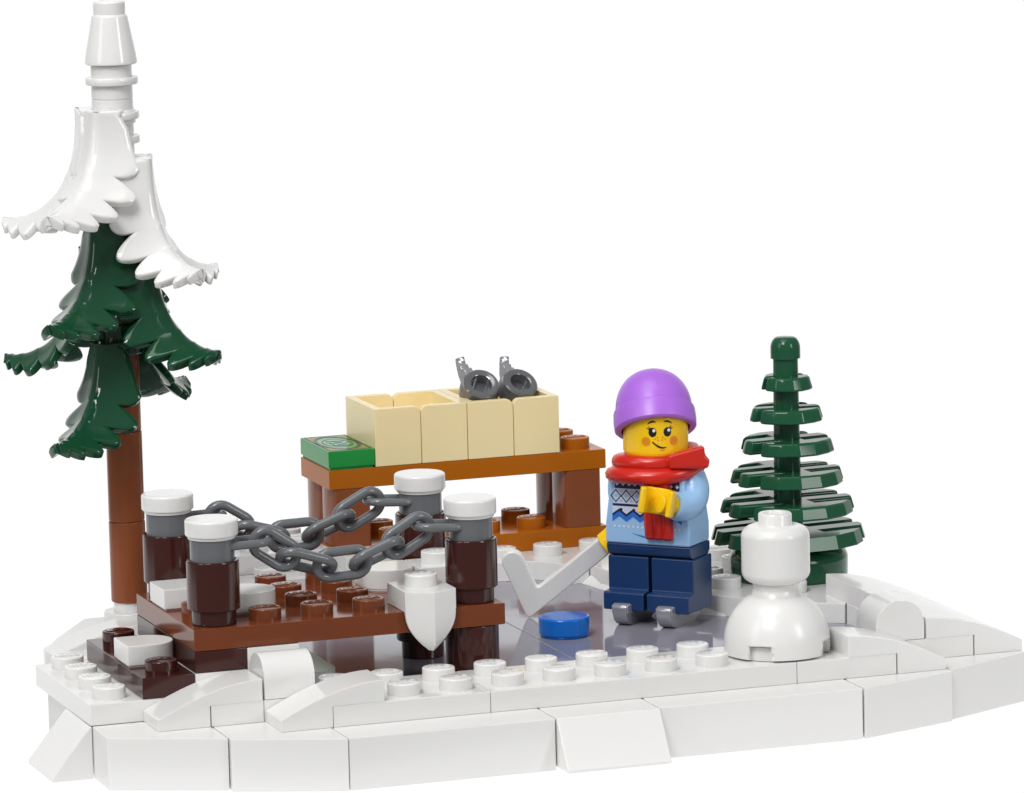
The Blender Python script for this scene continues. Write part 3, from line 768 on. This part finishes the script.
arm = skin_tube([((6.2, .2, 20.9), 2.3), ((6.9, -.3, 19.0), 2.45), ((7.0, -1.8, 17.3), 2.4), ((6.5, -4.3, 16.9), 2.25), ((5.9, -6.0, 17.4), 2.1)])
la = F('sleeve', arm, 'lblue', ang=60)
b = claw((4.3, -8.6, 18.3), (-.93, -.30, .16), (.28, -.92, .12), 4.1, 2.95, 1.0)
lathe(b, rounded(1.5, 0, 3.0, .2), (0, 0, 0), 24, mat=Matrix.Translation((6.0, -5.7, 17.4)) @ Vector((-.5, -.85, .2)).to_track_quat('Z', 'Y').to_matrix().to_4x4())
F('hand', b, 'yellow')
arm = skin_tube([((-6.2, .5, 20.9), 2.2), ((-6.7, .8, 18.6), 2.3), ((-6.9, 1.4, 16.0), 2.2), ((-7.0, 1.6, 13.8), 2.1), ((-7.1, 1.2, 12.4), 2.0)])
F('sleeve', arm, 'lblue', ang=60)
SD = (Vector((7.05, 7.35, 22.2/8))-Vector((5.68, 8.15, 11.4/8))).normalized()      # along the stick
SDl = Matrix.Rotation(-ROT, 3, 'Z') @ SD
HP = Matrix.Rotation(-ROT, 3, 'Z') @ (Vector((6.98*ST, 7.40*ST, 21.6))-Vector((FX*ST, FY*ST, FZ)))
od = SDl.cross(Vector((.5, -.4, .75))).normalized()
b = claw(HP+SDl*1.2, SDl.cross(od), -od, 3.4, 2.6, .95)
lathe(b, rounded(1.4, 0, 3.2, .2), (-7.1, .9, 9.8), 24)
F('hand', b, 'yellow')
# head with printed face
HZ = 23.5; HR = 5.12
HROT = Matrix.Rotation(math.radians(46-12.5), 4, 'Z')
def headbm():
    b = BM(); e = 2.2; n = 8; z0 = HZ; h = 8.6
    prof = [(0, z0), (2.4, z0)]+[(HR-e+e*math.sin(PI/2*i/n), z0+e*.85-e*.85*math.cos(PI/2*i/n)) for i in range(n+1)]
    prof += [(HR-e+e*math.cos(PI/2*i/n), z0+h-e*.85+e*.85*math.sin(PI/2*i/n)) for i in range(n+1)]+[(0, z0+h)]
    lathe(b, prof, (0, 0, 0), 64); return b
hd = F('head', headbm(), 'yellow', fx=1)
def face(polys, mat, name, lift=.04):
    b = BM()
    for poly in polys:
        vs = []
        for x, z in poly:
            a = x/HR; r = HR+lift; v = Vector((r*math.sin(a), -r*math.cos(a), HZ+z)); vs.append(b.verts.new(HROT @ v))
        b.faces.new(vs)
    bmesh.ops.recalc_face_normals(b, faces=b.faces)
    return part(name, b, mat, hd, local=True, smooth=False)
def stroke(fn, w, n=14):
    L = []
    for i in range(n):
        t0, t1 = i/n, (i+1)/n; (x0, z0), (x1, z1) = fn(t0), fn(t1); w0, w1 = w(t0)/2, w(t1)/2
        dx, dz = x1-x0, z1-z0; l = math.hypot(dx, dz); nx, nz = -dz/l, dx/l
        L.append([(x0-nx*w0, z0-nz*w0), (x1-nx*w1, z1-nz*w1), (x1+nx*w1, z1+nz*w1), (x0+nx*w0, z0+nz*w0)])
    return L
EZ = 5.0
for s in (-1, 1):
    face([ell(s*1.17, EZ, .62, .74, 24)], 'ink', 'eye', .05)
    face([ell(s*1.17+.22, EZ+.27, .24, .26, 16)], 'inkwhite', 'eye_glint', .07)
    face([ell(s*2.25, EZ-1.45, .72, .72, 24)], 'inkorange', 'cheek', .04)
    face(stroke(lambda t: (s*(1.62+.5*t), EZ+.42+.28*t), lambda t: .22*(1-t)+.04, 4)+stroke(lambda t: (s*(1.5+.36*t), EZ+.58+.4*t), lambda t: .2*(1-t)+.04, 4), 'ink', 'eyelash', .05)
    face(stroke(lambda t: (s*(.62+1.35*t), EZ+1.42+.42*math.sin(PI*(.15+.7*t))-.35*t), lambda t: .26*math.sin(PI*(.1+.85*t))+.04, 10), 'ink', 'eyebrow', .05)
    face([ell(s*.42+dx, EZ-.95+dz, .13, .13, 10) for dx, dz in ((0, .15), (s*.35, -.12), (s*-.12, -.3))]+[ell(s*2.25+dx, EZ-1.45+dz, .13, .13, 10) for dx, dz in ()], 'inkorange', 'freckles', .05)
face(stroke(lambda t: (-1.15+2.1*t, EZ-1.62-.95*math.sin(PI*min(1, t*1.0)*.62)+.12*t), lambda t: .24*math.sin(PI*(.12+.8*t))+.06, 16), 'ink', 'mouth', .05)
face(stroke(lambda t: (-1.2+.26*t, EZ-1.48-.3*t), lambda t: .2, 3), 'ink', 'mouth_corner', .05)
face(stroke(lambda t: (-.15+.9*t, EZ-2.75-.12*math.sin(PI*t)), lambda t: .2*math.sin(PI*(.05+.9*t)), 8), 'inkorange', 'lip', .05)
# beanie tilted back
def beanie():
    b = BM(); n = 16
    prof = [(5.4, -3.0), (6.15, -3.0), (6.42, -2.75), (6.5, -1.6), (6.42, -.15), (6.3, .2), (6.12, .32), (6.02, .25)]
    for i in range(1, n+1):
        a = PI/2*i/n; prof.append((6.02*math.cos(a)**.9 if i < n else 0, .25+6.5*math.sin(a)**.97))
    lathe(b, prof, (0, 0, 0), 64, caps=False)
    lathe(b, [(5.4, -3.0), (5.4, 1.5), (0, 2.2)], (0, 0, 0), 64, caps=False)
    # moulding seam over the crown
    sm_ = BM(); path = []
    for i in range(25):
        a = PI*i/24*.98+.03; path.append((0, -6.04*math.cos(a)*(1 if abs(math.cos(a)) > .2 else 1)*abs(math.cos(a))**(-.1 if abs(math.cos(a)) > .05 else 0), .25+6.5*math.sin(a)**.97 if math.sin(a) > 0 else .25))
    rg = [[sm_.verts.new((x_+.05*math.cos(2*PI*k/6), y_, z_+.05*math.sin(2*PI*k/6))) for k in range(6)] for x_, y_, z_ in path]
    for A, B in zip(rg, rg[1:]):
        for k in range(6): sm_.faces.new((A[k], A[(k+1) % 6], B[(k+1) % 6], B[k]))
    merge(b, sm_)
    bmesh.ops.transform(b, matrix=HROT @ Matrix.Translation((-.08, .55, HZ+7.38)) @ Matrix.Rotation(math.radians(-29), 4, 'X'), verts=b.verts)
    return b
F('beanie', beanie(), 'lilac', ang=28, fx=1)
# scarf: wrapped ring with two rolls, plus the ribbed hanging end
def scarf():
    b = BM(); bm = BM(); N = 72; prof = []
    sec = [(-.9, -2.3), (.3, -2.45), (1.2, -2.2), (1.75, -1.5), (1.8, -.8), (1.5, -.2), (.95, .05), (.75, .25), (.95, .6), (.9, 1.3), (.6, 1.85), (0, 2.05), (-.6, 1.9), (-.9, 1.2), (-1.0, 0), (-1.0, -1.4)]
    rings = []
    for i in range(N):
        a = 2*PI*i/N; wob = .35*math.sin(2*a+.6)
        rx, ry = 6.0, 5.1
        ring = []
        for r, z in sec:
            x = (rx+r*1.25)*math.cos(a); y = (ry+r*1.2)*math.sin(a)-.3
            zz = z*1.0+wob+.095*x
            ring.append(bm.verts.new((x, y, HZ-.6+zz)))
        rings.append(ring)
    M_ = len(sec)
    for i in range(N):
        A, B = rings[i], rings[(i+1) % N]
        for k in range(M_): bm.faces.new((A[k], B[k], B[(k+1) % M_], A[(k+1) % M_]))
    bmesh.ops.recalc_face_normals(bm, faces=bm.faces)
    bmesh.ops.transform(bm, matrix=Matrix.Rotation(math.radians(26), 4, 'Z'), verts=bm.verts); merge(b, bm)
    return b
sca = F('scarf', scarf(), 'red', ang=60)
def tail(b, x0, x1, z0, z1, y0, lean):
    n = 24; pts = []
    for i in range(n+1):
        t = i/n; x = x0+(x1-x0)*t; pts.append((x, y0-1.0-.42*abs(math.sin(PI*3*t))))
    pts += [(x1, y0), (x0, y0)]
    bm = BM(); zs = [z0, z0+.4, z0+2, z1]; rings = []
    for j, z in enumerate(zs):
        rings.append([bm.verts.new((x+lean*(z1-z)/(z1-z0), y if j else y0+(y-y0)*.75, z)) for x, y in pts])
    for A, B in zip(rings, rings[1:]):
        m = len(pts)
        for k in range(m): bm.faces.new((A[k], A[(k+1) % m], B[(k+1) % m], B[k]))
    bm.faces.new(rings[0][::-1]); bm.faces.new(rings[-1]); bmesh.ops.recalc_face_normals(bm, faces=bm.faces); merge(b, bm)
b = BM(); tail(b, -.6, 3.9, 11.5, 23.6, -3.7, .7)
part('scarf_end', b, 'red', sca, local=True, ang=60)
b = BM(); bm = BM(); prism(bm, [(-2.5, -.9), (3.6, -1.7), (4.0, -.4), (3.3, .5), (3.4, 1.9), (-2.5, 1.2)], 'y', -1.1, 1.1, .45, 3)
bmesh.ops.transform(bm, matrix=Matrix.Translation((6.3, -3.2, HZ+.6)) @ Matrix.Rotation(math.radians(34), 4, 'Z') @ Matrix.Rotation(math.radians(-6), 4, 'Y'), verts=bm.verts); merge(b, bm)
part('scarf_end', b, 'red', sca, local=True, ang=60)

# ------------------------------------------------------------------ HOCKEY STICK
def stick():
    b = BM(); A = Vector((7.05*ST, 7.35*ST, 22.4)); Cn = Vector((5.65*ST, 8.15*ST, 12.0)); Tp = Vector((5.25*ST, 8.15*ST, 19.2)); E_ = A+(A-Cn).normalized()*6
    ex = (A-Cn).normalized(); nrm = ex.cross(Tp-Cn).normalized(); ey = nrm.cross(ex)
    tx, ty = (Tp-Cn).dot(ex), (Tp-Cn).dot(ey); L = (E_-Cn).length
    td = Vector((tx, ty)).normalized(); tn = Vector((-td.y, td.x)); sgn = 1 if ty > 0 else -1
    w = 1.5; bw = 1.72
    inner = None
    # outline in the stick's own plane
    ce = Vector((0, 0)); tip = Vector((tx, ty))
    o1 = tip+tn*bw*.9; o2 = tip-tn*bw*.9
    # blade with rounded tip
    tipc = [(tip+tn*bw*math.cos(a)+td*bw*.9*math.sin(a)) for a in [PI*i/8 for i in range(9)]]
    side = [(L, -w*sgn), (L, w*sgn)]
    # inner corner between shaft upper edge and blade inner edge
    def isect(p, d, q, e):
        den = d.x*e.y-d.y*e.x; t = ((q.x-p.x)*e.y-(q.y-p.y)*e.x)/den; return p+d*t
    inn = tn if (tn.x > 0) else -tn
    ic = isect(Vector((0, w*sgn)), Vector((1, 0)), inn*bw, td)
    oc1 = isect(Vector((0, -w*sgn)), Vector((1, 0)), -inn*bw, td)
    if inn.dot(tn) < 0: tipc = tipc[::-1]
    tl = tipc if inn.dot(tn) > 0 else tipc
    mid = ic
    poly = [Vector((L, -w*sgn)), Vector((L, w*sgn)), ic+Vector((.5, 0)), ic+td*.4]+tl+[oc1+td*.9, oc1+(td+Vector((1, 0)))*.22, oc1+Vector((.9, 0))]
    bm = BM(); h = .8
    lo = [bm.verts.new(Cn+ex*p.x+ey*p.y-nrm*h) for p in poly]; hi = [bm.verts.new(Cn+ex*p.x+ey*p.y+nrm*h) for p in poly]
    n = len(poly); bm.faces.new(lo); bm.faces.new(hi[::-1])
    for i in range(n): bm.faces.new((lo[i], hi[i], hi[(i+1) % n], lo[(i+1) % n]))
    bevel(bm, .38, 3, 25); merge(b, bm); return b
solo('hockey_stick', stick(), 'white', 'white hockey stick held low by the toy skater, blade tipped up', 'hockey stick', (5.98*ST, 8.15*ST, 9.8))

# ------------------------------------------------------------------ LIGHT
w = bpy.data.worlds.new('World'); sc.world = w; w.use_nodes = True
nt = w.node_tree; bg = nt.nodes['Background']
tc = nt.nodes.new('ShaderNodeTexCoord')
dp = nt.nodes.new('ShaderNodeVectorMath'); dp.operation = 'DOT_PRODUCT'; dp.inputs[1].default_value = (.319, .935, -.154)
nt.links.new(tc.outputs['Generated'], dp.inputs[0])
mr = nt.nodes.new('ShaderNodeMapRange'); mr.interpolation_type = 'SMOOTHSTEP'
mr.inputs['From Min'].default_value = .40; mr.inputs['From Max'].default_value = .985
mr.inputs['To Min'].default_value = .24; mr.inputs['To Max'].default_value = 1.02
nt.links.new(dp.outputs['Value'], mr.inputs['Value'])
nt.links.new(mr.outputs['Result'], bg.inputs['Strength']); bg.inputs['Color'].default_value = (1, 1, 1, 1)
def area(name, loc, target, power, sx_, sy_, col=(1, 1, 1)):
    l = bpy.data.lights.new(name, 'AREA'); l.shape = 'RECTANGLE'; l.size = sx_*MM; l.size_y = sy_*MM; l.energy = power; l.color = col
    o = bpy.data.objects.new(name, l); COL.objects.link(o); o.location = Vector(loc)*MM
    o.rotation_euler = (Vector(target)-Vector(loc)).to_track_quat('-Z', 'Y').to_euler(); return o
tg = (35, 55, 25)
area('softbox_left', (-560, -160, 330), tg, .75, 200, 420)
area('softbox_right', (430, -560, 300), tg, 1.25, 150, 300)
area('softbox_front', (-370, -430, 640), tg, 3.9, 280, 280)
area('softbox_top', (-120, -60, 640), tg, 1.45, 380, 380)

# ------------------------------------------------------------------ CAMERA
cam = bpy.data.cameras.new('camera'); co = bpy.data.objects.new('camera', cam); COL.objects.link(co)
Rr = Vector((0.9451036547854291, -0.32591680367752973, -0.023607600298356894)); Ru = Vector((0.07216339231888456, 0.1377079682811355, 0.9878405540778898)); Rf = Vector((0.318702881255026, 0.9353153225263148, -0.15366756628267556))
mw = Matrix((( Rr.x, Ru.x, -Rf.x, 0), (Rr.y, Ru.y, -Rf.y, 0), (Rr.z, Ru.z, -Rf.z, 0), (0, 0, 0, 1)))
mw.translation = Vector((-238.46535775, -759.58412706, 180.69285867))*MM
co.matrix_world = mw
cam.sensor_width = 36; cam.sensor_fit = 'HORIZONTAL'; cam.lens = 5617.242189259088*36/1024
cam.clip_start = .02; cam.clip_end = 20
sc.camera = co
sc.view_settings.view_transform = 'Standard'; sc.view_settings.look = 'None'; sc.view_settings.exposure = 0; sc.view_settings.gamma = 1
for o in COL.objects:
    if 'org' in o: del o['org']
